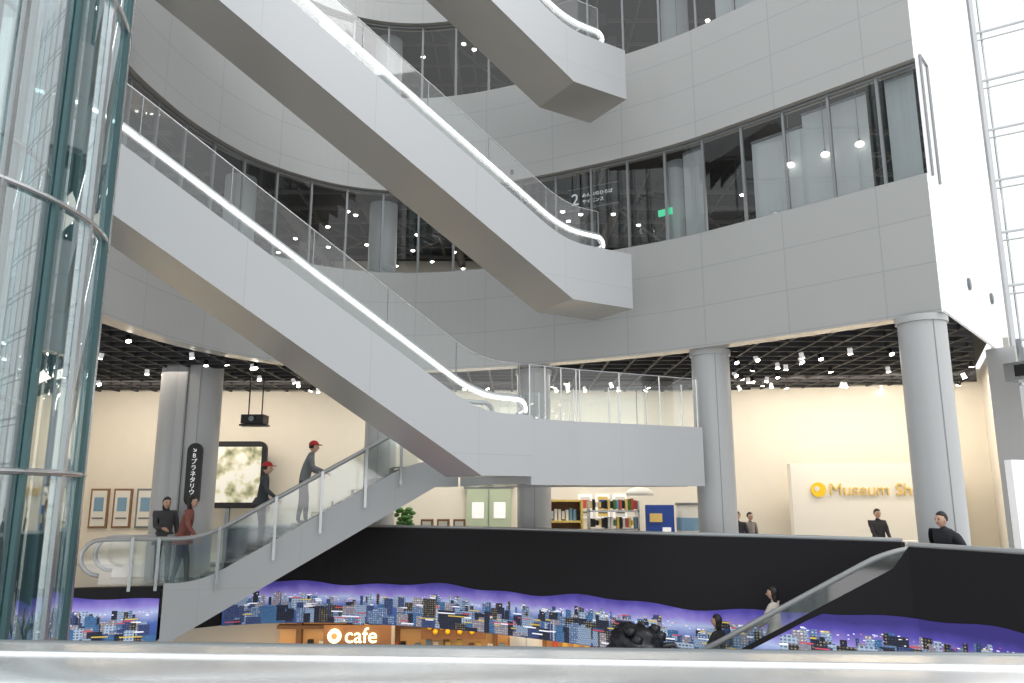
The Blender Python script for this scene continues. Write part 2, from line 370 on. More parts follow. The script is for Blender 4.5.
def mural(name,path,seed,dens,top,lim=None):
    rnd=random.Random(seed); P=offs(path,-.012); b=MB()
    L=[0]
    for i in range(len(P)-1): L.append(L[-1]+(Vector(P[i+1])-Vector(P[i])).length)
    T=L[-1]
    def at(s,o=0):
        s=max(0,min(T-.001,s)); i=max(j for j in range(len(L)) if L[j]<=s); i=min(i,len(P)-2)
        a,c=Vector(P[i]),Vector(P[i+1]); d=(c-a).normalized(); p=a+d*(s-L[i]); return (p.x+d.y*o,p.y-d.x*o)
    cap=lambda s:lim(s) if lim else 9
    def zt(s): return top(s/T)+.04*math.sin(s*1.7)+.025*math.sin(s*4.1+1)
    n=int(T/.2); ps=[at(T*i/n) for i in range(n+1)]
    b.strip(ps,-.895,lambda i:max(-.88,min(cap(T*i/n),zt(T*i/n))),'msky')
    def quad(s,w,z0,z1,o,k):
        if z1>min(cap(s),cap(s+w)): return
        p=at(s,o);q=at(s+w,o); b.face([(p[0],p[1],z0),(q[0],q[1],z0),(q[0],q[1],z1),(p[0],p[1],z1)],k,[(s,z0),(s+w,z0),(s+w,z1),(s,z1)])
    for layer in range(4):
        for _ in range(int(T*dens)):
            s=rnd.uniform(0,T-.3); t=zt(s); w=rnd.uniform(.04,.14)*(1+layer*.6); base=t-.30-.16*layer-rnd.uniform(0,.08)
            h=rnd.uniform(.02,.13)*(1+layer*.5)
            if rnd.random()<.06: h*=1.6
            z0=max(-.89,base-.12); quad(s,w,z0,min(base+h,t-.10),.003+.003*layer+rnd.uniform(0,.0015),rnd.choice(BM))
            if rnd.random()<.2: quad(s,w,base+h*.8,base+h*.8+.02,.006+.003*layer,rnd.choice(['mwhite','mwhite','myel','mred']))
    for _ in range(int(T*18)):
        s=rnd.uniform(0,T-.1); z=zt(s)-.24-abs(rnd.gauss(0,.05)); quad(s,rnd.uniform(.01,.04),z,z+.010,.018,rnd.choice(['mwhite','mwhite','mwhite','myel','mred']))
    return b.obj(name)
mural('city_night_mural',main,1,12,lambda t:-.08+(.1*(t-.7) if t>.7 else 0))
mural('city_night_mural',leftp,2,12,lambda t:-.12)
mp=path[1:]; mural('city_night_mural',mp,3,10,lambda t:.18-.14*min(1,t*1.1),lambda s:flo(3.5-s)+.66 if s<3.4 else 9)
# ---------------------------------------------------------------- escalators
T30=math.tan(R(30))
def escalator(name,root,dirv,rise,w,s0,s1,htop,drop,near,clad,hr='grail',led=False,guard=0,hs0=None,hs1=None,posts=(),bshift=-.15,hh=.92,ledr=.024,brise=None,gm='glass'):
    E=empty(name,root,math.atan2(dirv[1],dirv[0])); run=rise/T30; brise=brise or rise; brun=brise/T30
    def g(s,r): return 0 if s<-r else s if s>r else (s+r)**2/(4*r)
    def F(s,r=.45): return T30*(g(s,r)-g(s-run,r))
    def B(s): return T30*(g(s-bshift,.01)-g(s-bshift-brun,.01))-drop
    ss=sorted(set([s0,s1]+[v for v in(bshift-.011,bshift+.011,bshift+brun-.011,bshift+brun+.011) if s0<v<s1]+[s0+(s1-s0)*i/60 for i in range(61)]))
    b=MB(); Y=w/2
    for i in range(len(ss)-1):
        a,c=ss[i],ss[i+1]
        for y in(-Y,Y):
            q=[(a,y,B(a)),(c,y,B(c)),(c,y,F(c)+htop),(a,y,F(a)+htop)]
            b.face(q if y<0 else q[::-1],clad,[(p[0],p[2]+9) for p in (q if y<0 else q[::-1])])
            yi=y-math.copysign(.14,y)
            b.face([(a,y,F(a)+htop),(c,y,F(c)+htop),(c,yi,F(c)+htop),(a,yi,F(a)+htop)],'steel')
            b.face([(a,yi,F(a)-.05),(c,yi,F(c)-.05),(c,yi,F(c)+htop),(a,yi,F(a)+htop)],'steel')
        b.face([(a,-Y,B(a)),(a,Y,B(a)),(c,Y,B(c)),(c,-Y,B(c))],'under')
    for s in(s0,s1): b.face([(s,-Y,B(s)),(s,Y,B(s)),(s,Y,F(s)+.0),(s,-Y,F(s)+.0)],clad)
    b.obj('truss_cladding',E)
    b=MB(); n=int(run/.38); Yi=Y-.14; st=run/n
    b.face([(s0,-Yi,0),(0,-Yi,0),(0,Yi,0),(s0,Yi,0)],'steel'); b.face([(run,-Yi,rise),(s1,-Yi,rise),(s1,Yi,rise),(run,Yi,rise)],'steel')
    for i in range(n):
        a=i*st; z=(i+1)*rise/n
        b.face([(a,-Yi,z-rise/n),(a,Yi,z-rise/n),(a,Yi,z),(a,-Yi,z)],'step'); b.face([(a,-Yi,z),(a,Yi,z),(a+st,Yi,z),(a+st,-Yi,z)],'step')
    b.obj('steps',E)
    h0=s0+.4 if hs0 is None else hs0; h1=s1-.4 if hs1 is None else hs1
    hp=[h0+(h1-h0)*i/60 for i in range(61)]
    gb=MB(); hb=MB(); lb=MB()
    for y in(-(Y-.07),Y-.07):
        for i in range(60):
            a,c=hp[i],hp[i+1]; gb.face([(a,y,F(a)+htop),(c,y,F(c)+htop),(c,y,F(c)+hh-.03),(a,y,F(a)+hh-.03)],gm)
        rad=min((hh-htop)/2,.32)
        lo=[(h0-rad*math.sin(t),y,F(h0)+hh-rad+rad*math.cos(t)) for t in [math.pi*k/8 for k in range(8,0,-1)]]
        hi=[(h1+rad*math.sin(t),y,F(h1)+hh-rad+rad*math.cos(t)) for t in [math.pi*k/8 for k in range(1,9)]]
        full=lo+[(s,y,F(s)+hh) for s in hp]+hi
        hb.tube(full,.04,hr,8)
        for pp in(lo+[(h0,y,F(h0)+hh)],hi+[(h1,y,F(h1)+hh)]):
            gb.face(pp,gm)
        if led and y*near>0:
            sg=math.copysign(1,y); lb.tube([(p[0],p[1]+sg*.035,p[2]-.045) for p in full[3:-3]],ledr,'led',6)
    gb.obj('glass_balustrade',E); hb.obj('handrail',E)
    if led: lb.obj('led_line',E)
    if guard:
        gb=MB(); y=near*(Y-.02)
        for i in range(60):
            a,c=hp[i],hp[i+1]; gb.face([(a,y,F(a)+htop-.1),(c,y,F(c)+htop-.1),(c,y,F(c)+guard),(a,y,F(a)+guard)],'glass')
        gb.tube([(s,y,F(s)+guard) for s in hp],.009,'steel',6)
        s=hp[0]
        while s<hp[-1]: gb.beam((s,y,F(s)+hh),(s,y,F(s)+guard),.012,.02,'mull'); s+=1.15
        gb.obj('guard_glass',E)
    if posts:
        pb=MB()
        for s,z0,z1 in posts: pb.box((s,near*(Y+.06),F(s)+(z0+z1)/2),(.055,.04,z1-z0),'steel'); pb.box((s,near*(Y+.02),F(s)+.5),(.05,.1,.05),'steel')
        pb.obj('side_posts',E)
    return E,F
def cen(near_pt,d,w,side):
    px,py=-d[1],d[0]; return (near_pt[0]-side*px*w/2,near_pt[1]-side*py*w/2)
d2=(-.83,-.557); c=cen((-.50,11.85),d2,1.1,1)
escalator('escalator_long',(c[0],c[1],2.33),d2,3.2,1.1,-1.0,6.6,.64,.32,1,'clad','grail',True,1.45,hs0=-.75,hs1=6.3,bshift=-.05)
d3=(-.85,-.527); c=cen((.94,13.1),d3,1.15,1)
escalator('escalator_long.001',(c[0],c[1],5.45),d3,4.2,1.15,-1.5,8.6,.66,.38,1,'clad','grail',True,1.35,hs0=-.75,hs1=8.2)
escalator('escalator_long.002',(c[0]+.08,c[1]+.02,9.6),d3,4.2,1.15,-1.4,8.6,.66,.38,1,'clad','grail',True,1.35,hs0=-.75,hs1=8.2)
d1=Vector((.965,.26)).normalized(); c=cen((-5.85,15.2),d1,1.2,-1)
E1,F1=escalator('escalator_short',(c[0],c[1],0),d1,2.3,1.2,-.62,4.9,.12,.95,-1,'clad','grail',False,0,hs0=-1.75,hs1=4.2,
   posts=((-1.2,0,.95),(-.75,0,.95),(.3,-.2,.95),(1.3,-.25,.95),(2.15,-.25,.95),(3.0,-.25,.95),(3.7,-.2,.95)),bshift=-.5,brise=2.85,gm='bglass')
d5=Vector((.83,-.55)).normalized(); c=cen((5.3-.83*7.8,11+.55*7.8),d5,1.1,-1)
E5,F5=escalator('escalator_descending',(c[0],c[1],-4.45),d5,4.45,1.1,-.8,8.3,.70,.5,-1,'black','grail',False,0,hs0=-.4,hs1=8.1,hh=1.02,gm='bglass')
b=MB(); b.prism([(-6.6,9.5),(-5.6,9.7),(-5.2,8.9),(-5.9,7.4),(-9,7.2),(-9,9.5)],5.0,5.5,'clad','under'); b.obj('landing_slab')
b=MB(); b.prism([(-6.6,9.6),(-5.6,9.9),(-5.4,8.2),(-9,7.2),(-9,9.5)],9.2,9.7,'clad','under'); b.obj('landing_slab.001')
# ---------------------------------------------------------------- mid platform
pf=[(.3,12.42),(1.12,12.95),(3.42,14.05)]; pb_=[(3.3,14.9),(1.2,15.4),(-.65,17.2)]
b=MB(); b.prism([(.35,12.5),(1.1,13.0),(3.38,14.1),(3.28,14.85),(1.2,15.35),(-.7,17.15),(-1.05,16.1),(-.6,14.5),(-.3,13.3)],1.9,2.3,'clad','under')
b.strip(pf,1.88,2.92,'clad',.12,'under','steel'); b.strip(pb_,1.88,2.9,'clad',.12)
b.obj('mid_landing')
b=MB(); b.strip(offs(pf,.06),2.9,3.8,'glass'); b.strip(offs(pb_,.06),2.9,3.8,'glass')
for P in(offs(pf,.06),offs(pb_,.06)):
    for i in range(2):
        for t in(0.02,.33,.66,.98):
            p=Vector(P[i]).lerp(Vector(P[i+1]),t); b.box((p.x,p.y,3.35),(.018,.018,.9),'steel')
b.strip([(-.3,13.3),(1.0,14.0),(2.4,14.5)],2.3,3.5,'glass')
b.tube([(x,y,3.8) for x,y in offs(pf,.06)],.01,'steel'); b.obj('landing_glass_guard')
# ---------------------------------------------------------------- elevator shaft
ex,ey=-4.6,5.05; E=empty('glass_elevator',(ex,ey,0))
def ring(r,z,n=64): return [(r*math.cos(2*math.pi*i/n),r*math.sin(2*math.pi*i/n),z) for i in range(n+1)]
b=MB(); b.grid([ring(1.62,-4.5),ring(1.62,15)],'eglass',False); b.obj('outer_glass',E)
b=MB(); b.grid([ring(1.18,-4.5),ring(1.18,15)],'eglass',False); b.obj('inner_glass',E)
b=MB()
for k in range(-3,8):
    b.tube(ring(1.64,1.85+1.74*k),.022,'steel',8,False)
    b.tube(ring(1.2,2.35+1.74*k),.02,'steel',8,False)
for k in range(26):
    a=2*math.pi*k/26+.1; b.beam((1.64*math.cos(a),1.64*math.sin(a),-4.5),(1.64*math.cos(a),1.64*math.sin(a),15),.03,.04,'teal' if k%2 else 'steel')
    b.beam((1.2*math.cos(a+.1),1.2*math.sin(a+.1),-4.5),(1.2*math.cos(a+.1),1.2*math.sin(a+.1),15),.03,.03,'steeld')
for a in(.35,1.0,1.7,5.6): b.cyl((1.4*math.cos(a),1.4*math.sin(a),-4.5),(1.4*math.cos(a),1.4*math.sin(a),15),.05,'teal',14)
b.obj('frame',E)
b=MB(); b.box((0,0,3.2),(1.3,1.3,.12),'steel'); b.box((0,0,5.6),(1.3,1.3,.25),'paintw')
for sx in(-1,1):
    for sy in(-1,1): b.box((sx*.62,sy*.62,4.4),(.06,.06,2.3),'steel')
b.box((-.6,0,4.4),(.03,1.2,2.2),'signw'); b.box((0,.6,4.4),(1.2,.03,2.2),'signw'); b.obj('car',E)
# ---------------------------------------------------------------- curtain walls
def curtain(name,A,Bp,nv,z0=-4.5,z1=15,dz=1.1):
    A=Vector(A);Bp=Vector(Bp); root=empty(name); b=MB()
    k=int((z1-z0)/dz)
    for i in range(k+1):
        z=z0+.4+i*dz-.02
        b.tube([(A.x,A.y,z),(Bp.x,Bp.y,z)],.028,'paintw',8)
        b.tube([(A.x,A.y,z-.17),(Bp.x,Bp.y,z-.17)],.016,'steel',8)
    for i in range(nv+1):
        p=A.lerp(Bp,i/nv); b.box((p.x,p.y,(z0+z1)/2),(.08,.08,z1-z0),'paintw')
        b.box((p.x+.13,p.y-.05,(z0+z1)/2),(.03,.03,z1-z0),'steel')
    b.obj('frame',root); g=MB(); g.face([(A.x,A.y,z0),(Bp.x,Bp.y,z0),(Bp.x,Bp.y,z1),(A.x,A.y,z1)],'glass'); g.obj('glass',root)
curtain('window_3',(9.75,14.9),(14.6,11.85),5); curtain('window_4',(-8.5,9.2),(-8.5,0),5,dz=1.9)
b=MB(); b.box((9.35,14.4,2.2),(.8,.5,4.4),'col',.6); b.box((9.35,14.1,2.2),(.04,.1,4.4),'mull',.6); b.obj('column_pier')
b=MB(); b.box((8.95,13.55,3.85),(.34,.4,.32),'steel',.5); b.box((8.9,13.4,3.85),(.22,.2,.2),'signb',.5); b.box((9.0,13.6,4.2),(.06,.06,.5),'steeld'); b.box((9.1,13.5,3.6),(.8,.05,.05),'steel',.5); b.obj('wall_projector')
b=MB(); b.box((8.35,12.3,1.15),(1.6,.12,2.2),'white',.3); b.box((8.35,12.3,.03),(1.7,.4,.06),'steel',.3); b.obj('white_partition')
# ---------------------------------------------------------------- near railing
E=empty('balcony_railing',(0,2.12,1.235),R(-4)); b=MB(); rows=[]
for x in(-4,4): rows.append([(x,math.copysign(abs(math.cos(t))**.55,math.cos(t))*.30,math.copysign(abs(math.sin(t))**.7,math.sin(t))*.055) for t in [2*math.pi*k/32 for k in range(32)]])
b.grid(rows,'satin',True); b.obj('cap',E)
b=MB(); b.tube([(-4,.335,-.005),(4,.335,-.005)],.022,'steeld',12); b.tube([(-4,-.02,.052),(4,-.02,.052)],.012,'satin',8); b.tube([(-4,.16,.052),(4,.16,.052)],.007,'steeld',8); b.obj('outer_rail',E)
b=MB(); b.box((0,.2,-.69),(8,.02,1.1),'glass'); b.obj('glass_panel',E)
b=MB()
for i in range(-3,4): b.box((i*1.2,.1,-.69),(.06,.1,1.12),'steel')
b.obj('posts',E)
# ---------------------------------------------------------------- signs / exhibits
S1=empty('hanging_direction_sign',(1.35,15.95,7.98),R(-28)); b=MB(); b.box((.55,0,0),(1.4,.06,.56),'signb')
for z in(-.29,.29): b.box((.55,-.005,z),(1.44,.07,.02),'mull')
for x in(.1,1.0): b.cyl((x,0,.25),(x,0,1.2),.01,'steeld',6)
b.obj('board',S1); text('numeral','2',.46,'signw',(-.08,-.035,-.16),parent=S1); text('line_1','みんなのひろば',.125,'signw',(.24,-.035,.03),parent=S1); text('line_2','サイエンス',.125,'signw',(.24,-.035,-.15),parent=S1)
S1.scale=(.8,.8,.8)
S2=empty('hanging_floor_sign',(1.5,16.2,12.3),R(-28)); b=MB(); b.box((.4,0,0),(1.1,.06,.45),'signb'); b.cyl((.4,0,.2),(.4,0,1),.01,'steeld',6); b.obj('board',S2); text('numeral','3',.42,'signw',(-.05,-.035,-.15),parent=S2); S2.scale=(.75,.75,.75)
S3=empty('planetarium_sign',(-6.62,16.45,2.16)); b=MB()
pr=[(.16*math.cos(t),.48+.16*math.sin(t)) for t in [math.pi*k/10 for k in range(11)]]+[(.16*math.cos(t),-.5+.16*math.sin(t)) for t in [math.pi+math.pi*k/10 for k in range(11)]]
b.face([(x,-.03,z) for x,z in pr],'signb'); b.face([(x,.03,z) for x,z in pr][::-1],'signb')
for i in range(len(pr)): a,c2=pr[i],pr[(i+1)%len(pr)]; b.face([(a[0],-.03,a[1]),(a[0],.03,a[1]),(c2[0],.03,c2[1]),(c2[0],-.03,c2[1])],'signb')
b.box((0,.12,.2),(.05,.2,.05),'steel'); b.obj('board',S3)
for i,ch in enumerate('↘Bプラネタリウム'):
    text('glyph_%d'%i,ch,.125,'signw',(0,-.04,.46-.125*i),parent=S3,align='CENTER')
def frame(name,x,y,z0,z1,w,kf,ki,rz=0,kk='goods'):
    b=MB(); zc=(z0+z1)/2; b.box((0,0,0),(w,.05,z1-z0),kf); b.box((0,-.03,0),(w-.1,.02,z1-z0-.1),ki); b.box((0,-.045,.1*(z1-z0)),(w*.5,.01,(z1-z0)*.35),kk); b.box((0,-.045,-.25*(z1-z0)),(w*.6,.01,.04),'steeld'); return b.obj(name,loc=(x,y,zc),rz=rz)
for x in(-10.7,-10.1,-9.5): frame('framed_poster',x,20.67,.9,1.9,.48,'brown' if x<-10 else 'steeld','paper')
for i,x in enumerate((1.9,2.35,2.8,4.9)): frame('wall_poster',x,20.67,1.15,1.75,.36,'signw',('paper','gold','paper','goods')[i],0,('redsign','blue','leaf','paper')[i])
def scr():
    m,N,L,P=nt('projected_image'); t=N.new('ShaderNodeTexCoord'); n=N.new('ShaderNodeTexNoise'); n.inputs['Scale'].default_value=2.6; n.inputs['Detail'].default_value=7
    cr=N.new('ShaderNodeValToRGB'); e=cr.color_ramp.elements; e[0].position=.34;e[0].color=(.14,.16,.09,1); e[1].position=.56;e[1].color=(.78,.76,.68,1); k=e.new(.44);k.color=(.45,.44,.28,1)
    L.new(t.outputs['Object'],n.inputs['Vector']); L.new(n.outputs['Fac'],cr.inputs[0]); L.new(cr.outputs[0],P.inputs['Base Color']); L.new(cr.outputs[0],P.inputs['Emission Color']); P.inputs['Emission Strength'].default_value=.4; return m
M['scr']=scr()
b=MB(); W,H=.92,.84
pr=[]
for cx,cz,a0 in((W-.2,H-.2,0),(-W+.2,H-.2,90),(-W+.2,-H+.2,180),(W-.2,-H+.2,270)):
    pr+=[(cx+.2*math.cos(R(a0+k*15)),cz+.2*math.sin(R(a0+k*15))) for k in range(7)]
b.face([(x,-.05,z) for x,z in pr],'signb')
for i in range(len(pr)): a,c2=pr[i],pr[(i+1)%len(pr)]; b.face([(a[0],-.05,a[1]),(a[0],.05,a[1]),(c2[0],.05,c2[1]),(c2[0],-.05,c2[1])],'signb')
b.box((0,-.06,0),(1.58,.02,1.4),'scr'); b.box((0,.0,-1.5),(.1,.1,1.4),'steeld'); b.box((0,0,-2.2),(.9,.5,.05),'steeld'); b.obj('projection_screen',loc=(-7.2,20.2,2.25))
b=MB(); b.box((0,0,0),(.5,.4,.2),'signb'); b.cyl((0,-.2,0),(0,-.26,0),.06,'steeld',12); b.cyl((-.15,0,.1),(-.15,0,1.0),.015,'signb',6); b.cyl((.15,0,.1),(.15,0,1.0),.015,'signb',6); b.box((0,0,-.13),(.6,.3,.04),'signb'); b.obj('ceiling_projector',loc=(-5.8,17.6,3.4))
b=MB(); b.box((0,0,.95),(1.15,.08,1.9),'green'); b.box((0,-.05,.95),(.02,.02,1.9),'mull'); b.box((-.28,-.05,1.35),(.3,.02,.4),'signw'); b.box((.28,-.05,1.35),(.3,.02,.4),'signw'); b.box((0,.0,1.93),(1.3,.1,.07),'mull'); b.obj('door_1',loc=(-.6,20.6,0))
b=MB()
for x in(-.4,.4): b.box((x,0,.8),(.06,.4,1.6),'shelfy')
for i in range(4): b.box((0,0,.1+i*.5),(.8,.4,.05),'shelfy')
b.box((0,.18,.8),(.8,.03,1.6),'brown')
for i in range(24): b.box((-.32+(i%8)*.092,0,.25+(i//8)*.5),(.07,.2,rnd.uniform(.15,.36)),rnd.choice(['goods','paper','redsign','signb','steel']))
b.obj('book_shelf',loc=(1.3,19.6,0))
b=MB()
for i in range(4): b.box((0,0,.1+i*.42),(1.2,.45,.04),'steel')
for x in(-.58,.58): b.box((x,0,.8),(.04,.45,1.6),'steel')
for i in range(64): b.box((-.53+(i%16)*.07,-.05,.25+(i//16)*.42),(.055,.2,rnd.uniform(.1,.3)),rnd.choice(['redsign','goods','paper','signb','shelfy','signb','gold','leaf']))
b.obj('goods_shelf',loc=(2.4,19.0,0))
b=MB(); b.box((0,0,.75),(.68,.08,1.5),'blue'); b.box((-.1,-.05,1.2),(.3,.02,.2),'gold'); b.box((.15,-.05,.9),(.2,.02,.15),'signw'); b.box((0,0,.02),(.8,.5,.04),'steel'); b.obj('blue_info_panel',loc=(3.55,19.2,0))
b=MB(); b.cyl((0,0,0),(0,0,1.5),.3,'paper',24); b.cyl((0,0,.3),(0,0,.6),.31,'signb',24); b.cyl((0,0,.9),(0,0,1.2),.31,'goods',24); b.cyl((0,0,1.5),(0,0,1.55),.33,'steeld',24); b.obj('display_drum',loc=(4.3,19.4,0))
b=MB(); b.ell((0,0,0),(.32,.32,.18),'paper',10,lambda v:Vector((v.x,v.y,max(v.z,-.1)))); b.cyl((0,0,.15),(0,0,2.7),.01,'signb',6); b.obj('pendant_lamp',loc=(2.95,18.4,1.74))
for j in range(3):
    b=MB(); b.box((0,0,1.0),(.28,.25,.35),'brown'); b.box((0,0,.42),(.1,.1,.84),'brown'); b.box((0,-.14,1.03),(.2,.02,.2),'paper'); b.box((0,0,.02),(.3,.25,.04),'brown'); b.obj('display_stand',loc=(-2.0+j*.38,18.9,0))
b=MB()
for i in range(26):
    a=i*2.4; rr=.05+.18*((i*7)%10)/10; b.ell((rr*math.cos(a),rr*math.sin(a),.95+.5*((i*3)%11)/11),(.09,.09,.05),'leaf',6)
b.cyl((0,0,0),(0,0,.45),.18,'paper',20); b.cyl((0,0,.4),(0,0,1.2),.02,'brown',8); b.obj('potted_plant',loc=(-2.55,19.0,0))
b=MB(); b.box((-3.6,20.4,.8),(.5,.3,1.6),'cream2'); b.box((-3.6,20.23,1.2),(.35,.02,.5),'paper')
b.obj('exhibit_cabinet')
# museum shop
SH=empty('museum_shop_sign',(6.68,18.95,0),R(-8)); b=MB(); b.box((1.9,.2,1.24),(3.8,.4,2.48),'cream2'); b.box((1.9,-.02,.05),(3.8,.04,.1),'steel'); b.obj('fascia_wall',SH)
b=MB(); b.cyl((.60,-.02,1.86),(.60,-.06,1.86),.17,'yellow',28); b.cyl((.56,-.06,1.88),(.56,-.07,1.88),.06,'paper',20); b.obj('disc',SH)
text('letters','Museum Shop',.40,'gold',(.84,-.03,1.73),parent=SH,ext=.02)
b=MB(); b.box((0,0,.4),(1.2,.4,.78),'cream2'); b.box((0,0,.8),(1.3,.5,.05),'cream2'); b.obj('shop_counter',loc=(7.9,16.2,0))
b=MB(); b.box((0,0,0),(.3,.05,.13),'exit'); b.cyl((0,0,.06),(0,0,1.2),.01,'signb',6); b.obj('exit_sign',loc=(3.08,14.86,7.3),rz=-.7)
# black sculpture
b=MB()
def lump(v): return v*(1+.13*math.sin(7*v.x+3)*math.cos(6*v.y)+.09*math.sin(11*v.z+4*v.x))
b.ell((0,0,0),(.5,.5,.42),'sculpt',16,lump)
for i in range(18):
    a=i*2.4; zz=.8*math.cos(i*.9); rr=math.sqrt(1-zz*zz*.8); b.ell((.48*rr*math.cos(a),.46*rr*math.sin(a),zz*.38),(.11,.11,.10),'sculpt',8,lump)
for a in(.2,2.5,4.2): b.tube([(0,0,-.2),(.5*math.cos(a),.5*math.sin(a),-1.6),(.75*math.cos(a),.75*math.sin(a),-5)],[.2,.14,.1],'sculpt',10)
b.tube([(.4,0,.0),(.66,-.05,.05),(.8,-.05,-.12)],[.08,.05,.03],'sculpt',8); b.tube([(-.4,0,0),(-.62,0,-.1),(-.72,0,-.3)],[.08,.05,.03],'sculpt',8)
b.cyl((0,0,-5.1),(0,0,-4.95),1.1,'signb',40); so_=b.obj('iron_sculpture',loc=(1.82,12.0,-.45)); so_.scale=(.8,.8,.8)
# ---------------------------------------------------------------- people
def person(name,loc,yaw,h=1.7,top=(.03,.03,.035),bot=(.03,.035,.05),hair=(.015,.012,.01),cap=None,lh=(.12,.26,.82),rh=(.12,-.26,.82),lean=0,step=.0,skirt=None,puffy=1,headyaw=0,longhair=False,bag=None):
    root=empty(name,loc,yaw); k=h/1.7; root.scale=(k,k,k)
    mt=mat(name+'_top',top,.8,noise=.1,ns=20); mb=mat(name+'_trousers',bot,.8); mh=mat(name+'_hair',hair,.5)
    if 'skin' not in M: M['skin']=mat('skin',(.62,.38,.27),.55); M['shoe']=mat('shoe',(.03,.03,.03),.5); M['eye']=mat('eye',(.02,.015,.01),.2); M['lip']=mat('lip',(.45,.16,.13),.5)
    l=lean; V=[];Rr=[];Eg=[];G=[]
    def j(p,r,g,par=None):
        V.append(Vector(p));Rr.append(r);G.append(g)
        if par is not None: Eg.append((par,len(V)-1))
        return len(V)-1
    q=puffy
    pel=j((0,0,.93),(.13,.155),'b'); sp=j((l*.35,0,1.10),(.11*q,.135*q),'t',pel); ch=j((l*.7,0,1.30),(.125*q,.165*q),'t',sp); nb=j((l,0,1.45),(.065,.075),'t',ch); nk=j((l*1.1+.01,0,1.51),(.05,.05),'s',nb)
    for sy,hand in((1,lh),(-1,rh)):
        sh=Vector((l*.95,sy*.18,1.40)); W=Vector(hand); d=W-sh; dist=min(d.length,.53); d=d.normalized(); W=sh+d*dist
        a=.275; hh=math.sqrt(max(0.0004,a*a-(dist/2)**2)); bend=Vector((-.7,sy*.35,-.7)); bend=(bend-d*bend.dot(d)).normalized()
        el=sh+d*dist/2+bend*hh
        s_=j(sh,(.068*q,.068*q),'t',ch); e_=j(el,(.05*q,.05*q),'t',s_); w_=j(el.lerp(W,.85),(.036,.036),'t',e_); w2=j(W,(.026,.026),'s',w_)
        hb=MB(); fd=(W-el).normalized(); side=fd.cross(Vector((0,0,1)));
        if side.length<.1: side=Vector((1,0,0))
        side.normalize(); nn=side.cross(fd).normalized(); pc=W+fd*.045
        hb.tube([W-fd*.01,W+fd*.03,W+fd*.07,W+fd*.09],[.024,.034,.036,.02],'skin',8)
        for i,(o,L) in enumerate(((-.028,.06),(-.010,.072),(.010,.068),(.027,.052))):
            p0=W+fd*.08+side*o; p1=p0+fd*L*.45-nn*.006; p2=p1+fd*L*.3-nn*.02; p3=p2+fd*L*.12-nn*.022
            hb.tube([p0,p1,p2,p3],[.0095,.0085,.008,.005],'skin',6)
        t0=W+fd*.035-side*.03*sy; hb.tube([t0,t0+fd*.025-side*.025*sy,t0+fd*.055-side*.03*sy-nn*.01],[.012,.010,.006],'skin',6)
        hb.obj('hand_l' if sy>0 else 'hand_r',root)
    for sy in(1,-1):
        st=step*sy; hp=j((0,sy*.09,.86),(.10,.095),'b',pel); kn=j((st*.55+.03,sy*.10,.49),(.068,.066),'b',hp); an=j((st,sy*.11,.10),(.045,.045),'b',kn); he=j((st+.03,sy*.11,.045),(.042,.045),'f',an); to=j((st+.17,sy*.12,.04),(.035,.045),'f',he)
    me=bpy.data.meshes.new(name+'_sk'); me.from_pydata(V,Eg,[]); o=bpy.data.objects.new('tmp',me); COL.objects.link(o)
    sm=o.modifiers.new('s','SKIN')
    if me.skin_vertices:
        for i,v in enumerate(me.skin_vertices[0].data): v.radius=Rr[i]; v.use_root=(i==0)
    sm.use_smooth_shade=True; su=o.modifiers.new('u','SUBSURF'); su.levels=1; su.render_levels=1
    dg=bpy.context.evaluated_depsgraph_get(); dg.update(); nm=bpy.data.meshes.new_from_object(o.evaluated_get(dg)); bpy.data.objects.remove(o)
    nm.materials.clear()
    for m in(mt,mb,M['skin'],M['shoe']): nm.materials.append(m)
    gi={'t':0,'b':1,'s':2,'f':3}
    for p in nm.polygons:
        best=9;bg='t'
        for a_,b_ in Eg:
            A=V[a_];Bv=V[b_];ab=Bv-A; t=max(0,min(1,(p.center-A).dot(ab)/ab.length_squared)); dd=(p.center-(A+ab*t)).length-.5*max(Rr[a_])
            if dd<best: best=dd; bg=G[b_]
        if bg=='b' and p.center.z>.88: bg='t'
        p.material_index=gi[bg]; p.use_smooth=True
    bo=bpy.data.objects.new('body',nm); COL.objects.link(bo); bo.parent=root
    b=MB()
    if skirt:
        rows=[[((.13+.02*i)*math.cos(t)+l*.1*(1-i/4),(.17+.015*i)*math.sin(t),1.02-skirt*i/4) for t in [2*math.pi*n/20 for n in range(20)]] for i in range(5)]
        b.grid(rows,mt,True)
    H=Vector((l*1.15+.025,0,1.605))
    hd=MB()
    def hs(v):
        f=1-.22*max(0,-v.z)**1.5; x=v.x*f+(.06 if v.z<-.3 and v.x>0 else 0)*max(0,-v.z); return Vector((x,v.y*f,v.z))
    hd.ell((0,0,0),(.092,.074,.115),'skin',12,hs)
    hd.tube([(.088,0,.015),(.106,0,-.012),(.108,0,-.022),(.088,0,-.03)],[.006,.011,.013,.008],'skin',6)
    for sy in(1,-1):
        hd.ell((.080,sy*.03,.008),(.010,.013,.007),'eye',6); hd.ell((0,sy*.075,-.008),(.018,.010,.030),'skin',6)
        hd.tube([(.084,sy*.016,.026),(.082,sy*.04,.028)],.004,mh,5)
    hd.tube([(.083,-.02,-.055),(.09,0,-.054),(.083,.02,-.055)],.005,'lip',5)
    def hairf(v):
        f=1.0
        if v.x>.15 and v.z<.45: f=.78
        elif v.z<-.35: f=.82 if not longhair else 1.05
        return v*f
    hd.ell((-.014,0,.02),(.098,.086,.118),mh,12,hairf)
    if longhair: hd.ell((-.05,0,-.07),(.05,.075,.12),mh,10)
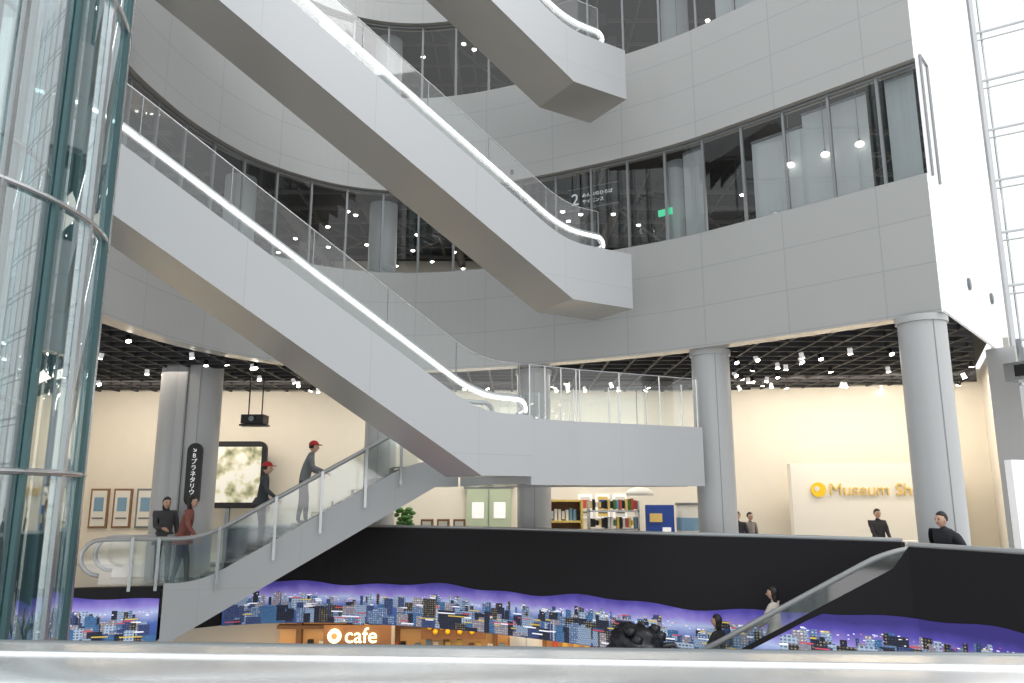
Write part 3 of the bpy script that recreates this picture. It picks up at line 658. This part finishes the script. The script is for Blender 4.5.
    if cap:
        mc=mat(name+'_cap',cap,.6)
        hd.ell((-.008,0,.055),(.108,.094,.095),mc,12,lambda v:Vector((v.x,v.y,max(v.z,-.05)))); hd.ell((.11,0,.052),(.07,.065,.010),mc,8)
    hd.obj('head',root,H,headyaw)
    if b.f: b.obj('coat_hem',root)
    if bag:
        bb=MB(); mg=mat(name+'_bag',bag,.7); bb.ell((-.2+l*.5,0,1.2),(.12,.16,.22),mg,8); bb.obj('backpack',root)
    return root
A1=math.atan2(d1[1],d1[0]); A5=math.atan2(d5[1],d5[0])+math.pi
def onE1(s,off=0):
    e=E1.location; run=2.3/T30; cnt=int(run/.38); st=run/cnt; i=int(s/st); z=(i+1)*2.3/cnt if s>0 else 0
    s=(i+.5)*st
    return (e.x+d1.x*s-d1.y*off,e.y+d1.y*s+d1.x*off,z)
person('man_in_red_cap',onE1(1.7),A1,1.64,top=(.20,.21,.22),bot=(.05,.05,.06),cap=(.5,.02,.02),rh=(.42,-.42,1.08),lh=(.35,.42,1.05),lean=.14,step=.08)
person('boy_in_red_cap',onE1(.9),A1,1.66,top=(.05,.055,.065),bot=(.04,.04,.05),cap=(.5,.02,.02),rh=(.3,-.40,1.0),lean=.05,skirt=.15)
person('visitor_in_red_jacket',(-6.45,15.72,0),A1,1.68,top=(.25,.09,.07),bot=(.03,.03,.04),rh=(.3,-.36,.95),lean=.10,skirt=.22,step=.12,puffy=1.12,longhair=True)
person('visitor_in_dark_coat',(-7.0,16.15,0),-.9,1.66,top=(.06,.06,.065),bot=(.04,.04,.05),skirt=.25,longhair=True,rh=(.3,-.1,1.1),puffy=1.15,bag=(.35,.33,.3))
person('shop_clerk',(7.7,16.85,0),-1.5,1.42,top=(.03,.03,.035),lh=(.3,.15,.95),rh=(.3,-.15,.95))
person('visitor_in_puffer_jacket',(5.98,10.95,0),math.pi+.35,1.47,top=(.02,.022,.028),puffy=1.3,lh=(.3,.3,1.05),rh=(.25,-.3,.95),lean=.12,skirt=.15)
def onE5(s): return (5.3-.83*s+.55*.5,11+.55*s+.83*.5,flo(s)-.02)
person('woman_in_cream_coat',onE5(1.9),A5,1.38,top=(.62,.57,.5),bot=(.1,.09,.09),longhair=True,rh=(.3,-.3,1.0),lh=(.35,.3,1.0),skirt=.3)
person('woman_in_black_coat',onE5(2.8),A5,1.42,top=(.02,.02,.022),bot=(.02,.02,.02),longhair=True,skirt=.35,lh=(.35,.3,1.0))
person('visitor_in_black',(4.85,17.2,0),-2.0,1.36,top=(.04,.04,.05),puffy=1.1)
person('visitor_in_grey',(5.35,18.0,0),-1.2,1.33,top=(.25,.23,.22))
# ---------------------------------------------------------------- world, sun, camera
w=bpy.data.worlds.new('world'); S.world=w; w.use_nodes=True; N=w.node_tree.nodes; L=w.node_tree.links; bg=N['Background']
tc=N.new('ShaderNodeTexCoord'); sx=N.new('ShaderNodeSeparateXYZ'); cr=N.new('ShaderNodeValToRGB'); L.new(tc.outputs['Generated'],sx.inputs[0])
mr=N.new('ShaderNodeMapRange'); mr.inputs['From Min'].default_value=-1; L.new(sx.outputs['Z'],mr.inputs[0]); L.new(mr.outputs[0],cr.inputs[0])
e=cr.color_ramp.elements; e[0].color=(.6,.6,.6,1); e[0].position=.3; e[1].color=(1,1,1,1); e[1].position=.5; k=e.new(.9); k.color=(.95,.98,1,1)
L.new(cr.outputs[0],bg.inputs[0]); bg.inputs[1].default_value=1.22
sl_=bpy.data.lights.new('sun','SUN'); sl_.energy=.8; sl_.angle=R(30); so=bpy.data.objects.new('sun',sl_); COL.objects.link(so); so.rotation_euler=Vector((-.55,.45,-.7)).to_track_quat('-Z','Y').to_euler()
cd=bpy.data.cameras.new('camera'); cam=bpy.data.objects.new('camera',cd); COL.objects.link(cam); cam.location=(0,0,1.7); cam.rotation_euler=(R(90+11.24),0,0); cd.lens=27.42; cd.sensor_width=36; cd.clip_start=.05
S.camera=cam
